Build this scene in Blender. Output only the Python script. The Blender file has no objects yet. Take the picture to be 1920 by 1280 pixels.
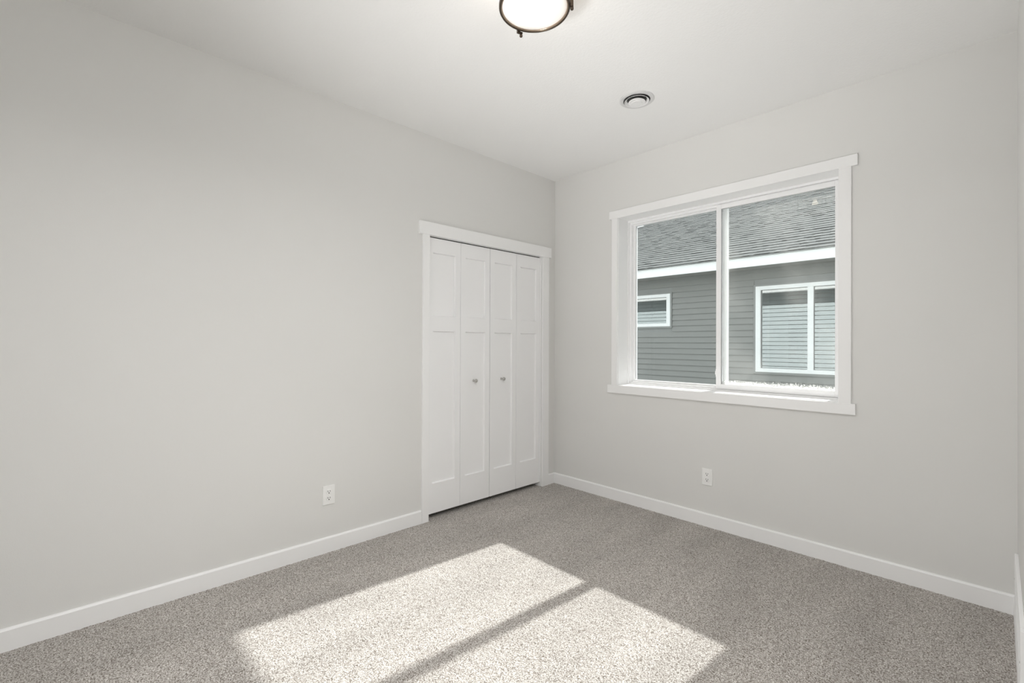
import bpy, bmesh, math, random
import numpy as np
from mathutils import Vector, Matrix

random.seed(4)
np.random.seed(4)
C = bpy.context.scene.collection
PI = math.pi

# ------------------------------------------------------------------ camera
CAM = Vector((2.80765, -3.22845, 1.26160))
YAW, PITCH, ROLL, FPX = 0.806827, 0.0042, 0.0042, 876.284
r0 = Vector((math.cos(YAW), math.sin(YAW), 0))
f0 = Vector((-math.sin(YAW), math.cos(YAW), 0))
u0 = Vector((0, 0, 1))
F = f0*math.cos(PITCH) + u0*math.sin(PITCH)
U2 = -f0*math.sin(PITCH) + u0*math.cos(PITCH)
R = r0*math.cos(ROLL) + U2*math.sin(ROLL)
U = -r0*math.sin(ROLL) + U2*math.cos(ROLL)
cd = bpy.data.cameras.new('camera')
cam = bpy.data.objects.new('camera', cd)
C.objects.link(cam)
m = Matrix.Identity(4)
for i in range(3):
    m[i][0] = R[i]; m[i][1] = U[i]; m[i][2] = -F[i]; m[i][3] = CAM[i]
cam.matrix_world = m
cd.sensor_width = 36
cd.lens = FPX/1920*36
cd.clip_start = 0.01
cd.clip_end = 200
sc = bpy.context.scene
sc.camera = cam

# ------------------------------------------------------------------ world, sun, exposure
WORLD = 1.60
SUN = 7.3
sc.view_settings.view_transform = 'Standard'
sc.view_settings.look = 'None'
sc.view_settings.gamma = 1
sc.view_settings.use_curve_mapping = False
sc.view_settings.exposure = 0.0
w = bpy.data.worlds.new('sky')
sc.world = w
w.use_nodes = True
nt = w.node_tree
nt.nodes.clear()
out = nt.nodes.new('ShaderNodeOutputWorld')
bg = nt.nodes.new('ShaderNodeBackground')
bg.inputs['Strength'].default_value = WORLD
tc = nt.nodes.new('ShaderNodeTexCoord')
sep = nt.nodes.new('ShaderNodeSeparateXYZ')
cr = nt.nodes.new('ShaderNodeValToRGB')
nt.links.new(tc.outputs['Generated'], sep.inputs[0])
mr0 = nt.nodes.new('ShaderNodeMapRange')
mr0.inputs[1].default_value = -1; mr0.inputs[2].default_value = 1
nt.links.new(sep.outputs['Z'], mr0.inputs[0])
nt.links.new(mr0.outputs[0], cr.inputs[0])
# bright hazy horizon, paler sunlit ground below it, slightly blue sky overhead
e = cr.color_ramp.elements
e[0].position = 0.0; e[0].color = (1.0, 1.0, 1.0, 1)
e[1].position = 1.0; e[1].color = (0.72, 0.79, 0.86, 1)
q = e.new(0.47); q.color = (1.0, 1.0, 1.0, 1)
q = e.new(0.53); q.color = (0.98, 0.99, 1.0, 1)
nt.links.new(cr.outputs[0], bg.inputs['Color'])
nt.links.new(bg.outputs[0], out.inputs[0])

sl = bpy.data.lights.new('sun', 'SUN')
sl.energy = SUN
sl.angle = math.radians(0.9)
sl.color = (1.0, 0.985, 0.965)
so = bpy.data.objects.new('sun', sl)
C.objects.link(so)
so.rotation_euler = Vector((-0.0695, -1.0, -0.77)).to_track_quat('-Z', 'Y').to_euler()

# unseen fill lights added out of frame to lift walls, ceiling and floor
def fill_light(name, energy, loc, target, spread, size, col=(1.0, 0.995, 0.99)):
    d = bpy.data.lights.new(name, 'AREA'); d.shape = 'DISK'; d.size = size; d.energy = energy; d.color = col
    d.spread = math.radians(spread)
    o = bpy.data.objects.new(name, d); C.objects.link(o); o.location = loc
    o.rotation_euler = (Vector(target)-Vector(loc)).to_track_quat('-Z', 'Y').to_euler()
fill_light('fill_top', 33, (2.4, -2.9, 2.7), (2.4, -2.9, 0), 160, .3)  # added main fill from above, no fixture here
fill_light('fill_left_wall', 3.2, (2.72, -2.6, 2.0), (.2, -2.4, .9), 110, .4)  # added fill for the left wall
fill_light('fill_ceiling_rear', 5.0, (1.9, -4.2, .5), (1.5, -1.3, 2.74), 58, .5)  # added fill bounced off the ceiling
fill_light('fill_ceiling', 3.8, (1.4, -3.6, .3), (1.4, -.9, 2.74), 80, .4)  # more unseen ceiling fill, nothing stands here
fill_light('fill_window_wall', 3.4, (.4, -3.9, .3), (2.3, 0, 1.3), 80, .3)  # added fill aimed at the window wall

sc.cycles.max_bounces = 14
sc.cycles.diffuse_bounces = 8
sc.cycles.transparent_max_bounces = 16
sc.cycles.sample_clamp_indirect = 6
sc.cycles.use_denoising = True

# ------------------------------------------------------------------ helpers
class B:
    """a bmesh being filled with boxes, lathes and tubes in world coordinates"""
    def __init__(s): s.bm = bmesh.new()
    def box(s, x0, x1, y0, y1, z0, z1):
        v = [s.bm.verts.new(p) for p in ((x0,y0,z0),(x1,y0,z0),(x1,y1,z0),(x0,y1,z0),(x0,y0,z1),(x1,y0,z1),(x1,y1,z1),(x0,y1,z1))]
        for f in ((0,3,2,1),(4,5,6,7),(0,1,5,4),(1,2,6,5),(2,3,7,6),(3,0,4,7)):
            s.bm.faces.new([v[i] for i in f])
        return s
    def hexa(s, pts):
        v = [s.bm.verts.new(p) for p in pts]
        for f in ((0,3,2,1),(4,5,6,7),(0,1,5,4),(1,2,6,5),(2,3,7,6),(3,0,4,7)):
            s.bm.faces.new([v[i] for i in f])
        return s
    def poly(s, pts):
        s.bm.faces.new([s.bm.verts.new(p) for p in pts]); return s
    def lathe(s, prof, c, n=48, axis='Z', closed=False):
        """prof: list of (radius, height) ; ring around c"""
        rings = []
        for r, h in prof:
            ring = []
            for k in range(n):
                a = 2*PI*k/n
                x, y = r*math.cos(a), r*math.sin(a)
                if axis == 'Z': p = (c[0]+x, c[1]+y, c[2]+h)
                elif axis == 'X': p = (c[0]+h, c[1]+x, c[2]+y)
                else: p = (c[0]+x, c[1]+h, c[2]+y)
                ring.append(s.bm.verts.new(p))
            rings.append(ring)
        m_ = len(rings)
        for i in range(m_ if closed else m_-1):
            a_, b_ = rings[i], rings[(i+1) % m_]
            for k in range(n):
                s.bm.faces.new((a_[k], a_[(k+1) % n], b_[(k+1) % n], b_[k]))
        if not closed:
            for ring in (rings[0], rings[-1]):
                try: s.bm.faces.new(ring)
                except Exception: pass
        return s
    def prism(s, outline, ax, a, b):
        """outline: 2D points in the plane across axis ax (0,1,2), extruded a..b"""
        def P(q, t):
            if ax == 0: return (t, q[0], q[1])
            if ax == 1: return (q[0], t, q[1])
            return (q[0], q[1], t)
        v0 = [s.bm.verts.new(P(q, a)) for q in outline]
        v1 = [s.bm.verts.new(P(q, b)) for q in outline]
        n = len(outline)
        s.bm.faces.new(v0); s.bm.faces.new(list(reversed(v1)))
        for i in range(n):
            s.bm.faces.new((v0[i], v1[i], v1[(i+1) % n], v0[(i+1) % n]))
        return s
    def make(s, name, mat, parent=None, bevel=0, smooth=False, seg=2):
        bmesh.ops.recalc_face_normals(s.bm, faces=s.bm.faces)
        off = Vector((0, 0, 0))
        q = parent
        while q is not None:
            off += q.location; q = q.parent
        if off.length: bmesh.ops.translate(s.bm, verts=s.bm.verts, vec=-off)
        me = bpy.data.meshes.new(name)
        s.bm.to_mesh(me); s.bm.free()
        me.materials.append(mat)
        o = bpy.data.objects.new(name, me)
        C.objects.link(o)
        o.parent = parent
        if smooth:
            for p in me.polygons: p.use_smooth = True
        if bevel:
            md = o.modifiers.new('bevel', 'BEVEL'); md.width = bevel; md.segments = seg
            md.limit_method = 'ANGLE'; md.angle_limit = math.radians(40)
            if hasattr(md, 'harden_normals'): md.harden_normals = False
        return o

def thing(name, label, cat, loc):
    o = bpy.data.objects.new(name, None); C.objects.link(o)
    o.empty_display_size = 0.05
    o.location = loc; o['label'] = label; o['category'] = cat
    return o
def struct_empty(name, loc=(0, 0, 0), label=None, cat=None):
    o = bpy.data.objects.new(name, None); C.objects.link(o); o.location = loc; o['kind'] = 'structure'
    if label: o['label'] = label; o['category'] = cat
    return o
def S(o, label=None, cat=None):
    o['kind'] = 'structure'
    if label: o['label'] = label; o['category'] = cat
    return o

# ------------------------------------------------------------------ materials
def mat(name, col, rough=0.6, metal=0.0, bump=None, var=None, spec=0.5, coat=0):
    """bump=(scale,strength,dist) ; var=(scale, amount)"""
    M = bpy.data.materials.new(name); M.use_nodes = True
    n = M.node_tree.nodes; l = M.node_tree.links
    p = n['Principled BSDF']
    p.inputs['Base Color'].default_value = (*col, 1)
    p.inputs['Roughness'].default_value = rough
    p.inputs['Metallic'].default_value = metal
    p.inputs['Specular IOR Level'].default_value = spec
    g = n.new('ShaderNodeNewGeometry')
    if bump:
        t = n.new('ShaderNodeTexNoise'); t.inputs['Scale'].default_value = bump[0]; t.inputs['Detail'].default_value = 3
        b = n.new('ShaderNodeBump'); b.inputs['Strength'].default_value = bump[1]; b.inputs['Distance'].default_value = bump[2]
        l.new(g.outputs['Position'], t.inputs['Vector']); l.new(t.outputs[0], b.inputs['Height']); l.new(b.outputs[0], p.inputs['Normal'])
    if var:
        t = n.new('ShaderNodeTexNoise'); t.inputs['Scale'].default_value = var[0]; t.inputs['Detail'].default_value = 4
        mx = n.new('ShaderNodeMix'); mx.data_type = 'RGBA'
        mx.inputs[6].default_value = (*[c*(1-var[1]) for c in col], 1)
        mx.inputs[7].default_value = (*[min(1, c*(1+var[1])) for c in col], 1)
        l.new(g.outputs['Position'], t.inputs['Vector']); l.new(t.outputs[0], mx.inputs[0]); l.new(mx.outputs[2], p.inputs['Base Color'])
    return M

M_wall = mat('wall_paint', (0.735, 0.732, 0.717), 0.85, bump=(260, 0.12, 0.0015), spec=0.25, var=(1.2, 0.012))
M_ceil = mat('ceiling_paint', (0.86, 0.86, 0.855), 0.9, bump=(90, 0.35, 0.003), spec=0.2)
M_trim = mat('white_enamel', (0.885, 0.885, 0.885), 0.42, spec=0.4, bump=(30, 0.03, 0.002))
M_door = mat('door_enamel', (0.895, 0.895, 0.90), 0.45, spec=0.4, bump=(40, 0.03, 0.002))
M_vinyl = mat('white_vinyl', (0.93, 0.93, 0.935), 0.35)
M_gasket = mat('glazing_gasket', (0.12, 0.12, 0.12), 0.6)
M_plate = mat('outlet_plastic', (0.86, 0.86, 0.85), 0.35)
M_slot = mat('slot_dark', (0.03, 0.03, 0.03), 0.7)
M_metal = mat('brushed_nickel', (0.55, 0.54, 0.52), 0.32, 1.0)
M_bronze = mat('oil_rubbed_bronze', (0.10, 0.075, 0.055), 0.35, 0.85, var=(60, 0.2))
M_bronze2 = mat('bronze_ring_lip', (0.38, 0.30, 0.23), 0.3, 0.8, var=(60, 0.15))
M_vent = mat('diffuser_enamel', (0.66, 0.66, 0.66), 0.4)
M_cone = mat('diffuser_ring_enamel', (0.82, 0.82, 0.82), 0.4)
M_duct = mat('duct_shade', (0.05, 0.05, 0.05), 0.6)  # near black, standing in for shade inside the openings
M_siding = mat('grey_vinyl_siding', (0.262, 0.264, 0.250), 0.55, bump=(160, 0.1, 0.002), var=(2.5, 0.05))
M_siding2 = mat('pale_vinyl_siding', (0.56, 0.62, 0.63), 0.55, var=(2.5, 0.03))
M_fascia = mat('white_aluminium_fascia', (0.93, 0.935, 0.925), 0.4)
M_soffit = mat('grey_soffit', (0.36, 0.355, 0.34), 0.5)
M_interior = mat('dark_room', (0.06, 0.07, 0.065), 0.9)
M_gravel = mat('gravel_ground', (0.30, 0.30, 0.27), 0.95, var=(9, 0.25))
M_closet = mat('closet_shade', (0.25, 0.245, 0.235), 0.9)  # darkened so that the closet's gloom is put into its colour
M_chan = mat('siding_channel', (0.27, 0.275, 0.265), 0.5)

def shingle_mat():
    M = bpy.data.materials.new('asphalt_shingles'); M.use_nodes = True
    n = M.node_tree.nodes; l = M.node_tree.links; p = n['Principled BSDF']
    p.inputs['Roughness'].default_value = 0.95; p.inputs['Specular IOR Level'].default_value = 0.2
    a = n.new('ShaderNodeAttribute'); a.attribute_name = 'tab'
    g = n.new('ShaderNodeNewGeometry')
    t = n.new('ShaderNodeTexNoise'); t.inputs['Scale'].default_value = 55; t.inputs['Detail'].default_value = 5
    l.new(g.outputs['Position'], t.inputs['Vector'])
    mx = n.new('ShaderNodeMath'); mx.operation = 'MULTIPLY_ADD'; mx.inputs[1].default_value = 0.55
    l.new(t.outputs[0], mx.inputs[0]); l.new(a.outputs['Fac'], mx.inputs[2])
    r = n.new('ShaderNodeValToRGB'); e = r.color_ramp.elements
    e[0].position = 0.12; e[0].color = (0.12, 0.126, 0.124, 1)
    e[1].position = 1.15 if False else 1.0; e[1].color = (0.35, 0.353, 0.332, 1)
    q = e.new(0.5); q.color = (0.21, 0.216, 0.207, 1)
    l.new(mx.outputs[0], r.inputs[0]); l.new(r.outputs[0], p.inputs['Base Color'])
    return M
M_shingle = shingle_mat()

def carpet_mat():
    M = bpy.data.materials.new('speckled_carpet'); M.use_nodes = True
    n = M.node_tree.nodes; l = M.node_tree.links; p = n['Principled BSDF']
    p.inputs['Roughness'].default_value = 0.95; p.inputs['Specular IOR Level'].default_value = 0.1
    p.inputs['Sheen Weight'].default_value = 0.25; p.inputs['Sheen Roughness'].default_value = 0.5
    g = n.new('ShaderNodeNewGeometry')
    t = n.new('ShaderNodeTexNoise'); t.inputs['Scale'].default_value = 205; t.inputs['Detail'].default_value = 2.5
    t2 = n.new('ShaderNodeTexVoronoi'); t2.inputs['Scale'].default_value = 270
    l.new(g.outputs['Position'], t.inputs['Vector']); l.new(g.outputs['Position'], t2.inputs['Vector'])
    sp = n.new('ShaderNodeSeparateColor'); l.new(t2.outputs['Color'], sp.inputs[0])
    ma = n.new('ShaderNodeMath'); ma.operation = 'MULTIPLY_ADD'; ma.inputs[1].default_value = 0.32
    l.new(sp.outputs[0], ma.inputs[0])
    mb = n.new('ShaderNodeMath'); mb.operation = 'SUBTRACT'; mb.inputs[1].default_value = 0.16
    l.new(t.outputs[0], mb.inputs[0]); l.new(mb.outputs[0], ma.inputs[2])
    r = n.new('ShaderNodeValToRGB'); e = r.color_ramp.elements
    e[0].position = 0.30; e[0].color = (0.125, 0.102, 0.082, 1)
    e[1].position = 0.72; e[1].color = (0.66, 0.64, 0.61, 1)
    q = e.new(0.44); q.color = (0.31, 0.282, 0.255, 1)
    q = e.new(0.56); q.color = (0.45, 0.422, 0.392, 1)
    l.new(ma.outputs[0], r.inputs[0])
    # pile laid by the vacuum: broad soft streaks, slightly lighter and darker
    mp = n.new('ShaderNodeMapping'); mp.inputs['Rotation'].default_value = (0, 0, 0.55); mp.inputs['Scale'].default_value = (3.2, 0.9, 1)
    l.new(g.outputs['Position'], mp.inputs[0])
    t3 = n.new('ShaderNodeTexNoise'); t3.inputs['Scale'].default_value = 1.3; t3.inputs['Detail'].default_value = 3
    l.new(mp.outputs[0], t3.inputs['Vector'])
    mr = n.new('ShaderNodeMapRange'); mr.inputs[1].default_value = 0.32; mr.inputs[2].default_value = 0.68
    mr.inputs[3].default_value = 0.90; mr.inputs[4].default_value = 1.09
    l.new(t3.outputs[0], mr.inputs[0])
    vm = n.new('ShaderNodeVectorMath'); vm.operation = 'SCALE'
    l.new(r.outputs[0], vm.inputs[0]); l.new(mr.outputs[0], vm.inputs['Scale'])
    l.new(vm.outputs[0], p.inputs['Base Color'])
    b = n.new('ShaderNodeBump'); b.inputs['Strength'].default_value = 0.4; b.inputs['Distance'].default_value = 0.004
    l.new(t.outputs[0], b.inputs['Height']); l.new(b.outputs[0], p.inputs['Normal'])
    return M
M_carpet = carpet_mat()

def glass_mat(name, tint, ior, extra=0.0, dirt=None, fac=None):
    M = bpy.data.materials.new(name); M.use_nodes = True
    n = M.node_tree.nodes; l = M.node_tree.links; n.clear()
    o = n.new('ShaderNodeOutputMaterial')
    tr = n.new('ShaderNodeBsdfTransparent'); tr.inputs[0].default_value = (*tint, 1)
    gl = n.new('ShaderNodeBsdfGlossy'); gl.inputs['Roughness'].default_value = 0.0
    fr = n.new('ShaderNodeFresnel'); fr.inputs[0].default_value = ior
    mx = n.new('ShaderNodeMixShader')
    if extra:
        ad = n.new('ShaderNodeMath'); ad.operation = 'ADD'; ad.inputs[1].default_value = extra; ad.use_clamp = True
        l.new(fr.outputs[0], ad.inputs[0]); l.new(ad.outputs[0], mx.inputs[0])
    else:
        l.new(fr.outputs[0], mx.inputs[0])
    l.new(tr.outputs[0], mx.inputs[1]); l.new(gl.outputs[0], mx.inputs[2])
    last = mx
    if dirt:
        (zb, z_h) = dirt
        g = n.new('ShaderNodeNewGeometry')
        sp = n.new('ShaderNodeSeparateXYZ'); l.new(g.outputs['Position'], sp.inputs[0])
        # fine spatter along the bottom edge of the pane
        mr = n.new('ShaderNodeMapRange'); mr.inputs[1].default_value = zb; mr.inputs[2].default_value = zb+z_h
        mr.inputs[3].default_value = 0.30; mr.inputs[4].default_value = -0.25; mr.clamp = True
        l.new(sp.outputs['Z'], mr.inputs[0])
        t = n.new('ShaderNodeTexNoise'); t.inputs['Scale'].default_value = 130; t.inputs['Detail'].default_value = 4
        l.new(g.outputs['Position'], t.inputs['Vector'])
        a = n.new('ShaderNodeMath'); a.operation = 'ADD'; l.new(mr.outputs[0], a.inputs[0]); l.new(t.outputs[0], a.inputs[1])
        st = n.new('ShaderNodeMapRange'); st.inputs[1].default_value = 0.58; st.inputs[2].default_value = 0.78
        st.inputs[3].default_value = 0; st.inputs[4].default_value = 0.45
        l.new(a.outputs[0], st.inputs[0])
        # broad faint smears
        t2 = n.new('ShaderNodeTexNoise'); t2.inputs['Scale'].default_value = 3.0; t2.inputs['Detail'].default_value = 4
        l.new(g.outputs['Position'], t2.inputs['Vector'])
        s2 = n.new('ShaderNodeMapRange'); s2.inputs[1].default_value = 0.45; s2.inputs[2].default_value = 0.8
        s2.inputs[3].default_value = 0.012; s2.inputs[4].default_value = 0.10
        l.new(t2.outputs[0], s2.inputs[0])
        sm = n.new('ShaderNodeMath'); sm.operation = 'ADD'; sm.use_clamp = True
        l.new(st.outputs[0], sm.inputs[0]); l.new(s2.outputs[0], sm.inputs[1])
        df = n.new('ShaderNodeBsdfTranslucent'); df.inputs[0].default_value = (0.75, 0.74, 0.70, 1)
        m2 = n.new('ShaderNodeMixShader')
        l.new(sm.outputs[0], m2.inputs[0]); l.new(mx.outputs[0], m2.inputs[1]); l.new(df.outputs[0], m2.inputs[2])
        last = m2
    l.new(last.outputs[0], o.inputs[0])
    return M
M_glass = glass_mat('window_glass', (0.97, 0.985, 0.98), 1.45)
M_glass_dirty = glass_mat('window_glass_dusty', (0.97, 0.985, 0.98), 1.45, dirt=(0.982, 0.06))
M_nglass = glass_mat('mirrored_window_glass', (0.55, 0.62, 0.60), 1.6, extra=0.33)

def lamp_glass():
    M = bpy.data.materials.new('frosted_lamp_glass'); M.use_nodes = True
    n = M.node_tree.nodes; l = M.node_tree.links; p = n['Principled BSDF']
    p.inputs['Base Color'].default_value = (0.95, 0.93, 0.90, 1)
    p.inputs['Roughness'].default_value = 0.25
    p.inputs['Emission Color'].default_value = (1.0, 0.90, 0.80, 1)
    g = n.new('ShaderNodeNewGeometry')
    t = n.new('ShaderNodeTexNoise'); t.inputs['Scale'].default_value = 7
    l.new(g.outputs['Position'], t.inputs['Vector'])
    mr = n.new('ShaderNodeMapRange'); mr.inputs[1].default_value = 0.3; mr.inputs[2].default_value = 0.7
    mr.inputs[3].default_value = 0.14; mr.inputs[4].default_value = 0.42
    l.new(t.outputs[0], mr.inputs[0]); l.new(mr.outputs[0], p.inputs['Emission Strength'])
    return M
M_lamp = lamp_glass()
M_bulb = bpy.data.materials.new('bulb_glow'); M_bulb.use_nodes = True
M_bulb.node_tree.nodes['Principled BSDF'].inputs['Emission Color'].default_value = (1, 0.88, 0.72, 1)
M_bulb.node_tree.nodes['Principled BSDF'].inputs['Emission Strength'].default_value = 6

# ------------------------------------------------------------------ dimensions
H = 2.74
W = 2.865
YB = -4.6                    # rear end of the modelled room
WX0, WX1, WZ0, WZ1 = 0.675, 2.168, 0.926, 2.281     # window opening
DY0, DY1, DZ = -1.366, -0.178, 2.030                # closet opening
T = 0.205                    # exterior wall thickness

# ------------------------------------------------------------------ floor (carpet with real pile height)
def carpet():
    st = 0.005
    nx = int((W+.4)/st)+1; ny = int(3.6/st)+1
    xs = np.linspace(-.4, W, nx); ys = np.linspace(-3.6, 0, ny)
    h = np.random.rand(ny, nx)
    k = h.copy()
    k[1:-1, 1:-1] = (h[1:-1, 1:-1]*2+h[:-2, 1:-1]+h[2:, 1:-1]+h[1:-1, :-2]+h[1:-1, 2:])/6
    jx = (np.random.rand(ny, nx)-.5)*st*.6; jy = (np.random.rand(ny, nx)-.5)*st*.6
    X, Y = np.meshgrid(xs, ys)
    X = np.clip(X+jx, -.4, W); Y = np.clip(Y+jy, -3.6, 0)
    Z = (k-.5)*0.0062
    co = np.stack([X, Y, Z], -1).reshape(-1, 3)
    i = np.arange((ny-1)*(nx-1)); r_ = i//(nx-1); c_ = i % (nx-1)
    a = r_*nx+c_
    q = np.stack([a, a+1, a+nx+1, a+nx], -1)
    me = bpy.data.meshes.new('floor')
    me.vertices.add(len(co)); me.vertices.foreach_set('co', co.ravel())
    me.loops.add(q.size); me.loops.foreach_set('vertex_index', q.ravel())
    me.polygons.add(len(q)); me.polygons.foreach_set('loop_start', np.arange(0, q.size, 4)); me.polygons.foreach_set('loop_total', np.full(len(q), 4))
    me.update(calc_edges=True)
    me.materials.append(M_carpet)
    o = bpy.data.objects.new('floor', me); C.objects.link(o)
    S(o, 'speckled grey beige carpet across the room with a sunlit patch', 'floor')
carpet()
b = B(); b.box(-0.75, W+.12, YB, 0, -0.28, -0.006)
S(b.make('floor_slab', M_closet))

# ------------------------------------------------------------------ ceiling and walls
b = B(); b.box(-0.75, W+.12, YB, T, H, H+0.2)
S(b.make('ceiling', M_ceil), 'off white finely textured ceiling', 'ceiling')
b = B()
b.box(-.12, 0, YB, DY0, -.2, H); b.box(-.12, 0, DY1, 0, -.2, H); b.box(-.12, 0, DY0, DY1, DZ, H)
S(b.make('wall_left', M_wall), 'pale greige left wall holding the closet', 'wall')
b = B()
b.box(-.12, WX0, 0, T, -.3, H); b.box(WX1, W+.12, 0, T, -.3, H); b.box(WX0, WX1, 0, T, -.3, WZ0); b.box(WX0, WX1, 0, T, WZ1, H)
S(b.make('wall_back', M_wall), 'pale greige wall with the window', 'wall')
b = B(); b.box(W, W+.12, YB, 0, -.2, H)
S(b.make('wall_right', M_wall), 'narrow strip of pale wall at the right edge', 'wall')
b = B()
b.box(-.75, -.70, YB*0-1.6, 0, 0-.2, H); b.box(-.70, -.12, -1.65, -1.6, -.2, H); b.box(-.75, -.12, 0, T, -.2, H)
b.box(-.70, -.12, -1.6, 0, -.2, -.003)
S(b.make('wall_closet', M_closet))

b = B(); b.box(-.12, W+.12, YB-.12, YB, -.2, H+.2)
S(b.make('wall_rear', M_wall))

# ------------------------------------------------------------------ baseboards
def bb_profile(flip=1):
    return [(0, 0), (.013, 0), (.013, .088), (.009, .0945), (.004, .0960), (0, .0960)]
def baseboard_y(name, xw, sgn, y0, y1, label):
    b = B(); b.prism([(xw+sgn*p[0], p[1]-.004) for p in bb_profile()], 1, y0, y1)
    return S(b.make(name, M_trim), label, 'baseboard')
baseboard_y('baseboard_left', 0, 1, YB, -1.418, 'white baseboard along the left wall up to the closet')
baseboard_y('baseboard_corner', 0, 1, -0.094, 0, 'short white baseboard between closet casing and corner')
baseboard_y('baseboard_right', W, -1, YB, 0, 'white baseboard along the right wall')
b = B(); b.prism([(-p[0], p[1]-.004) for p in bb_profile()], 0, 0, W)
S(b.make('baseboard_back', M_trim), 'white baseboard below the window', 'baseboard')

# ------------------------------------------------------------------ closet: door_1 with four bifold leaves, casing
dr = struct_empty('door_1', (0, (DY0+DY1)/2, 0), 'white four leaf bifold closet door with two round knobs', 'closet door')
b = B(); b.box(0, .017, -1.417, -1.362, 0, 2.052); b.make('casing', M_trim, dr, bevel=.002)
b = B(); b.box(0, .017, -0.176, -0.095, 0, 2.052); b.make('casing', M_trim, dr, bevel=.002)
b = B(); b.box(0, .022, -1.448, -0.071, 2.028, 2.118)
b.make('head_casing', M_trim, dr, bevel=.002)
b = B(); b.box(-.12, 0, DY0-.001, DY0+.004, 0, DZ); b.box(-.12, 0, DY1-.004, DY1+.001, 0, DZ); b.box(-.12, 0, DY0, DY1, DZ-.003, DZ+.001)
b.make('jamb', M_trim, dr)
b = B(); b.box(-.045, -.022, DY0+.01, DY1-.01, DZ-.018, DZ-.003); b.make('track', M_slot, dr)
def leaf(y0, y1, knob):
    """two-panel leaf: stiles, rails and recessed panels with sloped sides as one mesh"""
    z0, z1 = 0.038, 2.0190
    xf, xb = -.014, -.048
    xr = xf-.015
    b = B()
    st = .047
    zr = [(z0, .252), (1.348, 1.458), (1.914, z1)]           # rails
    zp = [(.252, 1.348), (1.458, 1.914)]                      # recessed panels
    b.box(xb, xf, y0, y0+st, z0, z1); b.box(xb, xf, y1-st, y1, z0, z1)
    for a, c in zr: b.box(xb, xf, y0+st, y1-st, a, c)
    for a, c in zp:
        b.box(xb, xr, y0+st, y1-st, a, c)
        s = .004; Y0, Y1 = y0+st, y1-st
        # sloped sticking around the panel
        b.poly([(xf, Y0, a), (xf, Y0, c), (xr, Y0+s, c-s), (xr, Y0+s, a+s)])
        b.poly([(xf, Y1, a), (xf, Y1, c), (xr, Y1-s, c-s), (xr, Y1-s, a+s)])
        b.poly([(xf, Y0, a), (xf, Y1, a), (xr, Y1-s, a+s), (xr, Y0+s, a+s)])
        b.poly([(xf, Y0, c), (xf, Y1, c), (xr, Y1-s, c-s), (xr, Y0+s, c-s)])
    o = b.make('door_leaf', M_door, dr)
    if knob:
        k = B(); k.lathe([(.0001, 0), (.010, 0), (.009, .003), (.0055, .006), (.005, .020), (.009, .025), (.0135, .029), (.0145, .034), (.013, .0385), (.008, .041), (.0001, .0415)], (xr if False else xr, knob, .972), 24, 'X')
        k.make('knob', M_metal, o, smooth=True)['label'] = 'small round satin nickel knob'
ys = [(-1.3605, -1.0665), (-1.0635, -0.7735), (-0.7685, -0.4765), (-0.4735, -0.1835)]
leaf(*ys[0], None); leaf(*ys[1], -0.925); leaf(*ys[2], -0.632); leaf(*ys[3], None)

# ------------------------------------------------------------------ window_1
wn = struct_empty('window_1', ((WX0+WX1)/2, 0, WZ0), 'white vinyl slider window with two panes and flat white casing', 'window')
b = B(); b.box(.623, .677, -.017, 0, .926, 2.281); b.make('casing', M_trim, wn, bevel=.002)
b = B(); b.box(2.166, 2.226, -.017, 0, .926, 2.281); b.make('casing', M_trim, wn, bevel=.002)
b = B(); b.box(.599, 2.255, -.020, 0, 2.274, 2.338); b.make('head_casing', M_trim, wn, bevel=.002)
b = B(); b.box(.586, 2.246, -.020, 0, .866, .929); b.make('apron', M_trim, wn, bevel=.002)
# jamb extension lining the opening, a few mm proud of the casing edge
b = B()
jt = .006
b.box(WX0, WX0+jt, -.004, .128, WZ0, WZ1); b.box(WX1-jt, WX1, -.004, .128, WZ0, WZ1)
b.box(WX0+jt, WX1-jt, -.004, .128, WZ1-jt, WZ1); b.box(WX0+jt, WX1-jt, -.004, .128, WZ0, WZ0+jt)
b.make('jamb_extension', M_trim, wn, bevel=.0012)
# main frame of vinyl
def ring(b, x0, x1, z0, z1, wl, wr, wb, wt, y0, y1):
    b.box(x0, x0+wl, y0, y1, z0, z1); b.box(x1-wr, x1, y0, y1, z0, z1)
    b.box(x0+wl, x1-wr, y0, y1, z0, z0+wb); b.box(x0+wl, x1-wr, y0, y1, z1-wt, z1)
b = B()
ring(b, WX0, WX1, WZ0, WZ1, .014, .018, .016, .020, .128, .235)
ring(b, WX0, WX1, WZ0, WZ1, .028, .030, .028, .036, .150, .235)
ring(b, WX0-.035, WX1+.035, WZ0-.035, WZ1+.035, .045, .045, .045, .045, .205, .245)
b.make('frame', M_vinyl, wn, bevel=.0015)
# fixed outer light on the left
b = B()
ring(b, .694, 1.461, WZ0+.022, WZ1-.030, .026, .076, .020, .014, .182, .218)
sf = b.make('fixed_sash', M_vinyl, wn, bevel=.0015)
b = B(); b.box(.715, 1.39, .198, .202, .965, 2.245)
b.make('pane', M_glass, sf)
b = B(); ring(b, .7185, 1.389, .9675, 2.2415, .0025, .0025, .001, .0035, .196, .1975); b.make('gasket', M_gasket, sf)
# sliding inner sash on the right
b = B()
ring(b, 1.402, 2.148, WZ0+.018, WZ1-.024, .034, .031, .036, .032, .140, .172)
ss = b.make('sliding_sash', M_vinyl, wn, bevel=.002)
b = B(); b.box(1.43, 2.12, .154, .158, .978, 2.232)
b.make('pane', M_glass_dirty, ss)
b = B(); ring(b, 1.4355, 2.118, .981, 2.2285, .0028, .001, .0008, .0045, .151, .1535); b.make('gasket', M_gasket, ss)
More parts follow.
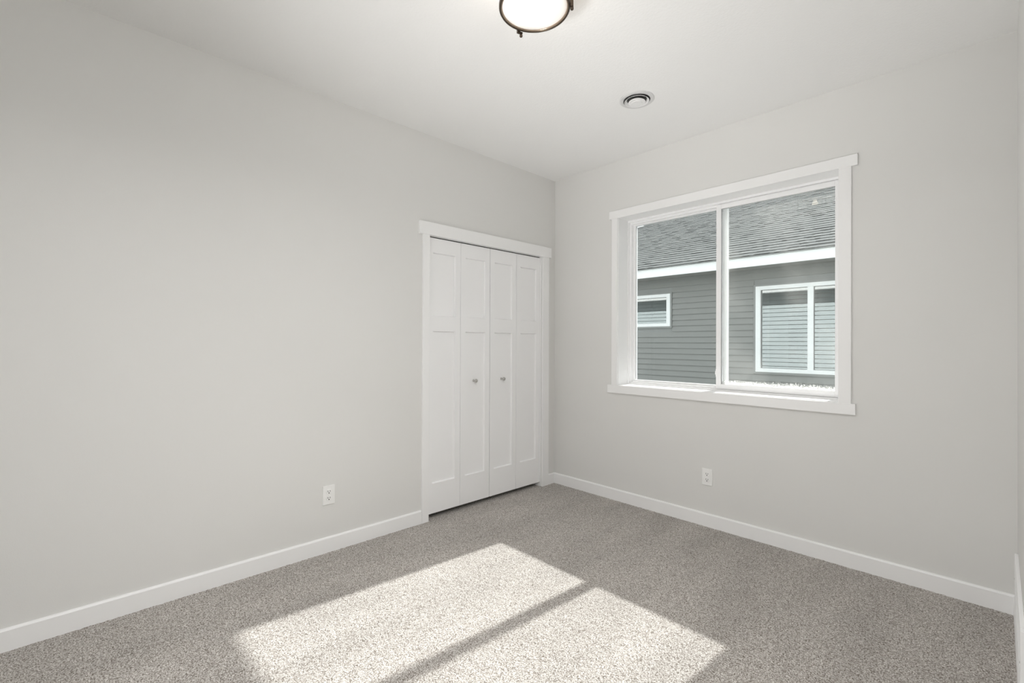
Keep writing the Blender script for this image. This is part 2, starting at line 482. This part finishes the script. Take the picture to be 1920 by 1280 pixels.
# small latch half way up the meeting stile
b = B(); b.box(1.396, 1.403, .148, .164, 1.03, 1.085); b.box(1.391, 1.397, .150, .162, 1.045, 1.07); b.make('latch', M_vinyl, ss, bevel=.002)

# ------------------------------------------------------------------ wall outlets
def outlet(label, loc, rz):
    o = thing('wall_outlet', label, 'outlet', loc)
    pw, ph = .0365, .0575
    # local frame: plate faces -Y
    def mk(bb, name, mt, parent, **k):
        # geometry authored around local origin of the outlet
        bmesh.ops.recalc_face_normals(bb.bm, faces=bb.bm.faces)
        me = bpy.data.meshes.new(name); bb.bm.to_mesh(me); bb.bm.free(); me.materials.append(mt)
        q = bpy.data.objects.new(name, me); C.objects.link(q); q.parent = parent
        if k.get('bevel'):
            md = q.modifiers.new('bevel', 'BEVEL'); md.width = k['bevel']; md.segments = 3; md.limit_method = 'ANGLE'
        return q
    b = B(); b.box(-pw, pw, -.007, 0, -ph, ph); mk(b, 'cover_plate', M_plate, o, bevel=.003)
    for s in (1, -1):
        zc = s*.0195
        out_ = []
        for k in range(28):
            a = 2*PI*k/28
            x = .0175*math.cos(a); z = .0175*math.sin(a)
            z = max(-.0142, min(.0142, z)); out_.append((x, zc+z))
        b = B(); b.prism(out_, 1, -.0092, -.006); rc = mk(b, 'receptacle', M_plate, o, bevel=.0008)
        b = B(); b.box(-.0078, -.0052, -.0096, -.0086, zc-.001, zc+.009); mk(b, 'slot', M_slot, rc)
        b = B(); b.box(.0052, .0078, -.0096, -.0086, zc-.000, zc+.0085); mk(b, 'slot', M_slot, rc)
        b = B(); b.lathe([(.0034, 0), (.0034, .001)], (0, -.0096, zc-.0068), 16, 'Y'); mk(b, 'ground_hole', M_slot, rc)
    b = B(); b.lathe([(.0036, 0), (.0030, -.0012)], (0, -.007, 0), 16, 'Y'); mk(b, 'screw', M_plate, o)
    o.rotation_euler = (0, 0, rz)
    o['group'] = 'duplex wall outlets'
    return o
outlet('white duplex outlet on the left wall between closet and left edge', (0.0, -2.070, .343), PI/2)
outlet('white duplex outlet on the window wall below the window', (1.404, 0.0, .342), 0)

# ------------------------------------------------------------------ return air grille on the right wall
g = thing('return_air_grille', 'white louvred return air grille low on the right wall', 'grille', (W, -.55, .22))
y0, y1, z0, z1, xg = -.98, -.16, .118, .335, W-.012
b = B()
b.box(xg, W, y0, y0+.028, z0, z1); b.box(xg, W, y1-.028, y1, z0, z1)
b.box(xg, W, y0+.028, y1-.028, z0, z0+.028); b.box(xg, W, y0+.028, y1-.028, z1-.028, z1)
b.make('grille_frame', M_trim, g, bevel=.002)
b = B(); b.box(W-.0015, W, y0+.028, y1-.028, z0+.028, z1-.028); b.make('backing', M_duct, g)  # dark sheet on the solid wall in place of a shaded duct
for k in range(13):
    z = z0+.034+k*.0122
    b = B(); b.hexa([(W-.010, y0+.028, z-.004), (W-.010, y1-.028, z-.004), (W-.002, y1-.028, z+.006), (W-.002, y0+.028, z+.006),
                     (W-.010, y0+.028, z-.0025), (W-.010, y1-.028, z-.0025), (W-.002, y1-.028, z+.0075), (W-.002, y0+.028, z+.0075)])
    b.make('louvre', M_trim, g)
for yy in (y0+.014, y1-.014):
    b = B(); b.lathe([(.004, 0), (.003, -.0015)], (xg, yy, (z0+z1)/2), 12, 'X'); b.make('screw', M_metal, g)

# ------------------------------------------------------------------ ceiling diffuser
cx, cy = 1.288, -.735
v = thing('ceiling_vent', 'round white ceiling air diffuser with stepped rings', 'vent', (cx, cy, H))
b = B(); b.lathe([(.079, 0), (.102, 0), (.1025, -.003), (.098, -.006), (.084, -.0075), (.079, -.006)], (cx, cy, H), 64, closed=True); b.make('flange', M_vent, v, smooth=False)
b = B(); b.lathe([(.0785, .0), (.0785, -.0005)], (cx, cy, H-.0005), 48); b.make('throat_shade', M_duct, v)  # flat dark disc on the solid ceiling, painted shade of the duct mouth
b = B(); b.lathe([(.0725, -.013), (.0705, -.0135), (.058, -.002), (.060, -.001)], (cx, cy, H), 64, closed=True); b.make('outer_cone', M_cone, v, smooth=False)
b = B(); b.lathe([(.0001, -.0245), (.029, -.0245), (.032, -.0215), (.034, -.021), (.048, -.0205), (.0505, -.018), (.047, -.013), (.036, -.006), (.020, -.003), (.0001, -.003)], (cx, cy, H), 64); b.make('centre_disc', M_cone, v, smooth=False)

# ------------------------------------------------------------------ ceiling light
lx, ly, lz = 1.527, -1.885, 2.600
L = thing('ceiling_light', 'round semi flush ceiling light, frosted glass bowl in a bronze ring', 'ceiling light', (lx, ly, H))
b = B(); b.lathe([(.0001, H), (.095, H), (.098, H-.006), (.094, H-.022), (.070, H-.030), (.0001, H-.030)], (lx, ly, 0), 48); b.make('canopy', M_bronze, L, smooth=False)
b = B(); b.lathe([(.1335, lz-.010), (.1385, lz-.011), (.1415, lz-.006), (.1415, lz+.008), (.1385, lz+.012), (.1335, lz+.011)], (lx, ly, 0), 96, closed=True); b.make('ring', M_bronze, L, smooth=True)
b = B(); b.lathe([(.1290, lz-.006), (.1340, lz-.0095), (.1345, lz+.006), (.1290, lz+.004)], (lx, ly, 0), 96, closed=True); b.make('ring_lip', M_bronze2, L, smooth=True)
prof = []
for k in range(15):
    a = (PI/2)*k/14
    prof.append((max(.0001, .1315*math.sin(a)), lz+.004-.034*math.cos(a)))
prof += [(.1315, lz+.030), (.127, lz+.033)]
b = B(); b.lathe(prof, (lx, ly, 0), 72); gb = b.make('glass_bowl', M_lamp, L, smooth=True)
b = B(); b.lathe([(.0001, H-.095), (.014, H-.090), (.024, H-.075), (.026, H-.06), (.018, H-.042), (.013, H-.03)], (lx, ly, 0), 24); b.make('bulb', M_bulb, L, smooth=True)
for a in (161, 41, 281):
    a = math.radians(a); ca, sa = math.cos(a), math.sin(a)
    def P(r, t, z): return (lx+ca*r-sa*t, ly+sa*r+ca*t, z)
    b = B()
    hw = .0085
    def bar(r0_, r1_, za, zb, hw=hw):
        b.hexa([P(r0_, -hw, za), P(r1_, -hw, za), P(r1_, hw, za), P(r0_, hw, za), P(r0_, -hw, zb), P(r1_, -hw, zb), P(r1_, hw, zb), P(r0_, hw, zb)])
    bar(.1415, .1535, lz-.015, H-.022, .0065)
    bar(.080, .1535, H-.022, H-.017)
    s_ = b.make('strap', M_bronze, L, bevel=.001)
    b = B()
    def cyl(rr, r0_, r1_, t, zc, n=16):
        v0 = [b.bm.verts.new(P(r0_, t+rr*math.cos(2*PI*k/n), zc+rr*math.sin(2*PI*k/n))) for k in range(n)]
        v1 = [b.bm.verts.new(P(r1_, t+rr*math.cos(2*PI*k/n), zc+rr*math.sin(2*PI*k/n))) for k in range(n)]
        b.bm.faces.new(v0); b.bm.faces.new(v1[::-1])
        for k in range(n): b.bm.faces.new((v0[k], v0[(k+1) % n], v1[(k+1) % n], v1[k]))
    b.lathe([(.0028, -.015), (.0028, -.019), (.0062, -.020), (.0066, -.026), (.005, -.0285), (.0001, -.029)], P(.1475, -.012, lz), 16); b.hexa([P(.142, -.017, lz-.016), P(.152, -.017, lz-.016), P(.152, 0, lz-.016), P(.142, 0, lz-.016), P(.142, -.017, lz-.010), P(.152, -.017, lz-.010), P(.152, 0, lz-.010), P(.142, 0, lz-.010)])
    b.make('thumb_screw', M_bronze, s_)
pl = bpy.data.lights.new('lamp_light', 'POINT'); pl.energy = 4.5; pl.color = (1.0, 0.88, 0.76); pl.shadow_soft_size = .03
po = bpy.data.objects.new('lamp_light', pl); C.objects.link(po); po.parent = L; po.location = (0, 0, -.105)

# ------------------------------------------------------------------ own house outside: siding and eave (seen mirrored in the neighbour's panes)
def lap_courses(b, x0, x1, yf, sgn, z0, z1, holes=(), e=.1016, d=.020):
    """horizontal lap siding facing sgn*Y, courses split around holes"""
    n = int(math.ceil((z1-z0)/e))
    for i in range(n):
        a, c = z0+i*e, min(z1, z0+(i+1)*e)
        cuts = [(x0, x1)]
        for hx0, hx1, hz0, hz1 in holes:
            if c > hz0+.001 and a < hz1-.001:
                nc = []
                for p, q in cuts:
                    if hx1 <= p or hx0 >= q: nc.append((p, q))
                    else:
                        if hx0 > p: nc.append((p, hx0))
                        if hx1 < q: nc.append((hx1, q))
                cuts = nc
        for p, q in cuts:
            ya, yb, yc = yf, yf+sgn*d, yf+sgn*.006
            g_ = .0135                                     # open groove below the butt edge
            b.hexa([(p, ya, a+g_), (q, ya, a+g_), (q, yb, a+g_), (p, yb, a+g_), (p, ya, c), (q, ya, c), (q, yc, c), (p, yc, c)])
b = B(); lap_courses(b, -6, 7, T+.0, 1, -.6, 2.53, [(WX0-.05, WX1+.05, WZ0-.05, WZ1+.05)])
b.box(-6, -.76, .08, T, -.6, 2.53); b.box(W+.13, 7, .08, T, -.6, 2.53)
S(b.make('wall_exterior', M_siding2), None)
b = B(); b.box(-6, 7, T, .57, 2.53, 2.55); b.box(-6, 7, .57, .59, 2.52, 2.70); b.box(-6, 7, T, .59, 2.70, 2.73)
S(b.make('trim_eave', M_fascia), None)

# ------------------------------------------------------------------ ground between the houses
b = B(); b.box(-16, 16, T+.01, 16, -.75, -.6)
S(b.make('ground', M_gravel), None)

# ------------------------------------------------------------------ neighbouring house
YN = 4.83
hs = thing('neighbouring_house', 'grey lap sided house with white fascia and shingle roof seen through the window', 'house', (-2.0, YN, -.6))
XL, XR = -7.0, 4.2
NW = [(-2.62, -1.38, 1.59, 2.19), (.089, 1.63, .825, 2.19)]
hol = [(a-.032, c+.032, z_-.032, z__+.032) for a, c, z_, z__ in NW]
b = B(); lap_courses(b, XL, XR, YN+.002, -1, -.6+.05, 2.47, hol, d=.022)
b.make('siding', M_siding, hs)
# solid wall behind the siding with openings
b = B()
xs = [XL, -2.60, -1.40, .11, 1.61, XR]
b.box(XL, -2.60, YN+.002, YN+.15, -.6, 2.5); b.box(-1.40, .11, YN+.002, YN+.15, -.6, 2.5); b.box(1.61, XR, YN+.002, YN+.15, -.6, 2.5)
b.box(-2.60, -1.40, YN+.002, YN+.15, -.6, 1.61); b.box(-2.60, -1.40, YN+.002, YN+.15, 2.17, 2.5)
b.box(.11, 1.61, YN+.002, YN+.15, -.6, .845); b.box(.11, 1.61, YN+.002, YN+.15, 2.17, 2.5)
b.box(XL, XL+.1, YN+.15, 12, -.6, 2.5); b.box(XR-.1, XR, YN+.15, 12, -.6, 2.5); b.box(XL, XR, 12, 12.1, -.6, 2.5)
b.make('wall', M_chan, hs)
b = B(); b.box(-2.7, -1.3, YN+.9, YN+.95, -.5, 2.46); b.box(0, 1.8, YN+.9, YN+.95, -.5, 2.46); b.box(XL+.1, XR-.1, YN+.15, 12, 2.46, 2.5); b.make('inner_wall', M_interior, hs)
# vertical joints in the siding
b = B()
b.make('x', M_siding, hs) if False else b.bm.free()
def nwindow(x0, x1, z0, z1, mull):
    b = B()
    ring(b, x0-.030, x1+.030, z0-.030, z1+.030, .030, .030, .030, .030, YN-.030, YN+.004)
    ch = b.make('channel', M_chan, hs)
    b = B()
    ring(b, x0, x1, z0, z1, .072, .072, .060, .060, YN-.036, YN+.08)
    if mull: b.box(mull[0], mull[1], YN-.030, YN+.08, z0+.05, z1-.05)
    fr = b.make('window', M_fascia, hs, bevel=.003)
    spans = [(x0+.072, x1-.072)] if not mull else [(x0+.072, mull[0]), (mull[1], x1-.072)]
    for p, q in spans:
        b = B(); b.box(p-.003, q+.003, YN+.012, YN+.018, z0+.057, z1-.057); b.make('pane', M_nglass, fr)
        b = B(); ring(b, p, q, z0+.060, z1-.060, .006, .004, .004, .005, YN+.006, YN+.011); b.make('gasket', M_gasket, fr)
nwindow(*NW[0], None); nwindow(*NW[1], (.816, .892))
# soffit, fascia and gutter-less eave
YE = 4.38
b = B(); b.box(XL-.45, XR+.45, YE+.02, YN+.1, 2.472, 2.49); b.make('soffit', M_soffit, hs)
b = B(); b.box(XL-.45, XR+.45, YE, YE+.022, 2.458, 2.612); b.box(XL-.45, XR+.45, YE-.012, YE+.02, 2.596, 2.616); b.make('fascia', M_fascia, hs, bevel=.002)
# roof courses: real overlapping laminated tabs on a 6/12 hip roof
slope = math.atan(.5)
cs, sn = math.cos(slope), math.sin(slope)
def RP(x, v, lift=0):    # v along the slope from the eave edge
    return (x, YE-.03+v*cs-lift*sn, 2.616+v*sn+lift*cs)
bm = bmesh.new()
tabl = bm.faces.layers.float.new('tabf')
ex = .143
vmax = 7.2
hipx0 = -7.35
n = int(vmax/ex)
def slab(x0, x1, v0, v1, lift0, lift1, val, hip0=None):
    pts = [RP(x0, v0, 0), RP(x1, v0, 0), RP(x1, v1, 0), RP(x0, v1, 0), RP(x0, v0, lift0), RP(x1, v0, lift0), RP(x1, v1, lift1), RP(x0, v1, lift1)]
    vs = [bm.verts.new(p) for p in pts]
    for f in ((0,3,2,1),(4,5,6,7),(0,1,5,4),(1,2,6,5),(2,3,7,6),(3,0,4,7)):
        fc = bm.faces.new([vs[i] for i in f]); fc[tabl] = val
for i in range(n):
    v0 = i*ex; v1 = v0+ex*1.12
    xl = hipx0+v0*cs          # hip at 45 degrees in plan
    x = xl
    base = random.uniform(-.05, .05)
    slab(xl, XR+.5, v0, v1, .015, .001, .22+base)
    while x < XR+.5:
        wdt = random.uniform(.06, .22)
        x1 = min(x+wdt, XR+.5)
        if random.random() < .5:
            slab(x, x1, v0-.0, v0+ex*.97, .018, .005, random.choice((.04, .14, .22, .30, .38)))
        x = x1+random.uniform(.0, .12)
bmesh.ops.recalc_face_normals(bm, faces=bm.faces)
off = hs.location
bmesh.ops.translate(bm, verts=bm.verts, vec=-off)
me = bpy.data.meshes.new('roof'); bm.to_mesh(me)
vals = [f[tabl] for f in bm.faces]
bm.free()
at = me.attributes.new('tab', 'FLOAT', 'FACE'); at.data.foreach_set('value', vals)
me.materials.append(M_shingle)
o = bpy.data.objects.new('roof', me); C.objects.link(o); o.parent = hs
# hip side plane and rear so that the roof is a solid
yr = YE-.03+vmax*cs; zr_ = 2.616+vmax*sn
b = B()
b.poly([(hipx0, YE-.03, 2.60), (XR+.5, YE-.03, 2.60), (XR+.5, yr, zr_-.01), (hipx0+vmax*cs, yr, zr_-.01)])
b.poly([(hipx0, YE-.03, 2.60), (hipx0+vmax*cs, yr, zr_-.01), (hipx0, yr+vmax*cs, 2.60)])
b.poly([(hipx0, yr+vmax*cs, 2.60), (hipx0+vmax*cs, yr, zr_-.01), (XR+.5, yr, zr_-.01), (XR+.5, yr+vmax*cs, 2.60)])
b.make('roof_deck', M_shingle, hs)
